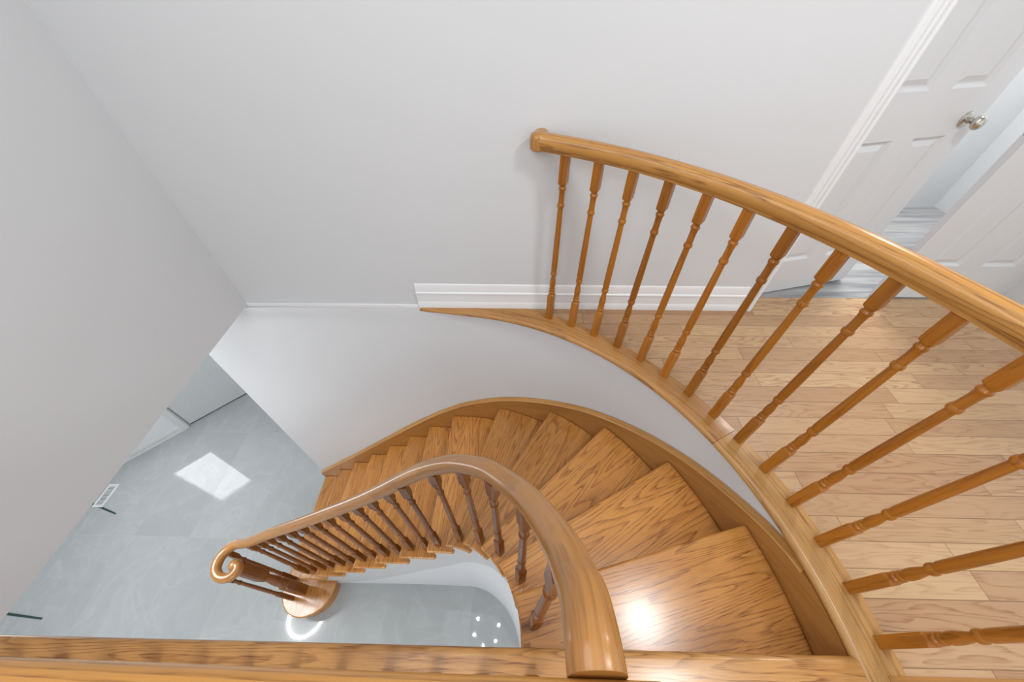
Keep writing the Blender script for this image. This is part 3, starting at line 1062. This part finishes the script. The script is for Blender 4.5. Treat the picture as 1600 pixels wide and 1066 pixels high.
MB().box(X0 + 0.02, X1 - 0.02, Y0 + 0.02, Y1 - 0.02, FZ + 0.0003, FZ + 0.0015).build('slot_recess', M['slot'], vt)['label'] = 'dark slots of the register'


def green(p, q, name, label):
    a, b = Vector((*p, 0)), Vector((*q, 0))
    d = (b - a).normalized()
    nrm = Vector((-d.y, d.x, 0))
    a2, b2 = a - d * 0.25, b
    w = 0.012
    ps = [a2 + nrm * w, b2 + nrm * w * 0.6, b2 - nrm * w * 0.6, a2 - nrm * w]
    return tag(MB().prism([(v.x, v.y) for v in ps], FZ + 0.0003, FZ + 0.005).build(name, M['green'], bevel=0.001), label, 'strip', 'dark green strips on the tile floor')


green((-4.659, 1.221), (-4.353, 1.133), 'floor_strip', 'dark green strip slanting on the grey tile beside the white floor register')
green((-4.666, 0.256), (-4.333, 0.229), 'floor_strip', 'dark green strip on the grey tile at the lower left, away from the register')

# ------------------------------------------------------------------ lamps of the place (above the view, seen as reflections)
cl = thing('ceiling_light', 'ring-shaped ceiling light of the lower hall', 'lamp', (-3.14, 0.48, -0.036))
ring = MB()
for j in range(32):
    pass
tor_v, tor_f = [], []
for i in range(32):
    t = 2 * math.pi * i / 32
    for j in range(8):
        u = 2 * math.pi * j / 8
        r = 0.25 + 0.009 * math.cos(u)
        tor_v.append((r * math.cos(t), r * math.sin(t), -0.045 + 0.009 * math.sin(u)))
for i in range(32):
    for j in range(8):
        i2, j2 = (i + 1) % 32, (j + 1) % 8
        tor_f.append((i * 8 + j, i2 * 8 + j, i2 * 8 + j2, i * 8 + j2))
ring.add(tor_v, tor_f)
ring.build('lit_ring', M['lamp'], cl, loc=(-3.14, 0.48, -0.036))
MB().lathe([(-0.022, 0.10, 0), (0, 0.12, 0)], 24).build('ceiling_plate', M['trim'], cl, loc=(-3.14, 0.48, -0.036))

CHX, CHY = -0.52, 0.48
ch = thing('chandelier', 'six-globe chandelier hanging above the stairwell', 'lamp', (CHX, CHY, 2.60))
MB().lathe([(-0.70, 0.010, 0), (-0.68, 0.022, 0), (-0.62, 0.026, 0), (-0.58, 0.010, 0), (-0.03, 0.007, 0)], 12).build('stem', M['nickel'], ch, loc=(CHX, CHY, 2.60))
MB().box(-0.75, 0.75, -0.03, 0.03, -0.03, 0.0).build('ceiling_bar', M['trim'], ch, loc=(CHX, CHY, 2.60), rot=math.radians(90), bevel=0.004)
for i in range(6):
    a = 2 * math.pi * (i + 0.3) / 6
    arm = [(0.02 * math.cos(a), 0.02 * math.sin(a), -0.66)] + [((0.02 + 0.22 * t) * math.cos(a), (0.02 + 0.22 * t) * math.sin(a), -0.66 - 0.05 * math.sin(math.pi * t)) for t in (0.2, 0.4, 0.6, 0.8, 1.0)]
    MB().sweep(arm, [(0.006 * math.cos(q * math.pi / 4), 0.006 * math.sin(q * math.pi / 4)) for q in range(8)]).build('arm', M['nickel'], ch, loc=(CHX, CHY, 2.60))
    gp = [(-0.024 + 0.0005, 0.004, 0)] + [(-0.024 * math.cos(math.pi * q / 10), 0.024 * math.sin(math.pi * q / 10), 0) for q in range(1, 10)] + [(0.0235, 0.004, 0)]
    MB().lathe(gp, 16).build('globe_bulb', M['bulb'], ch, loc=(CHX + 0.24 * math.cos(a), CHY + 0.24 * math.sin(a), 2.60 - 0.66 - 0.026), smooth=60)

print('scene built')
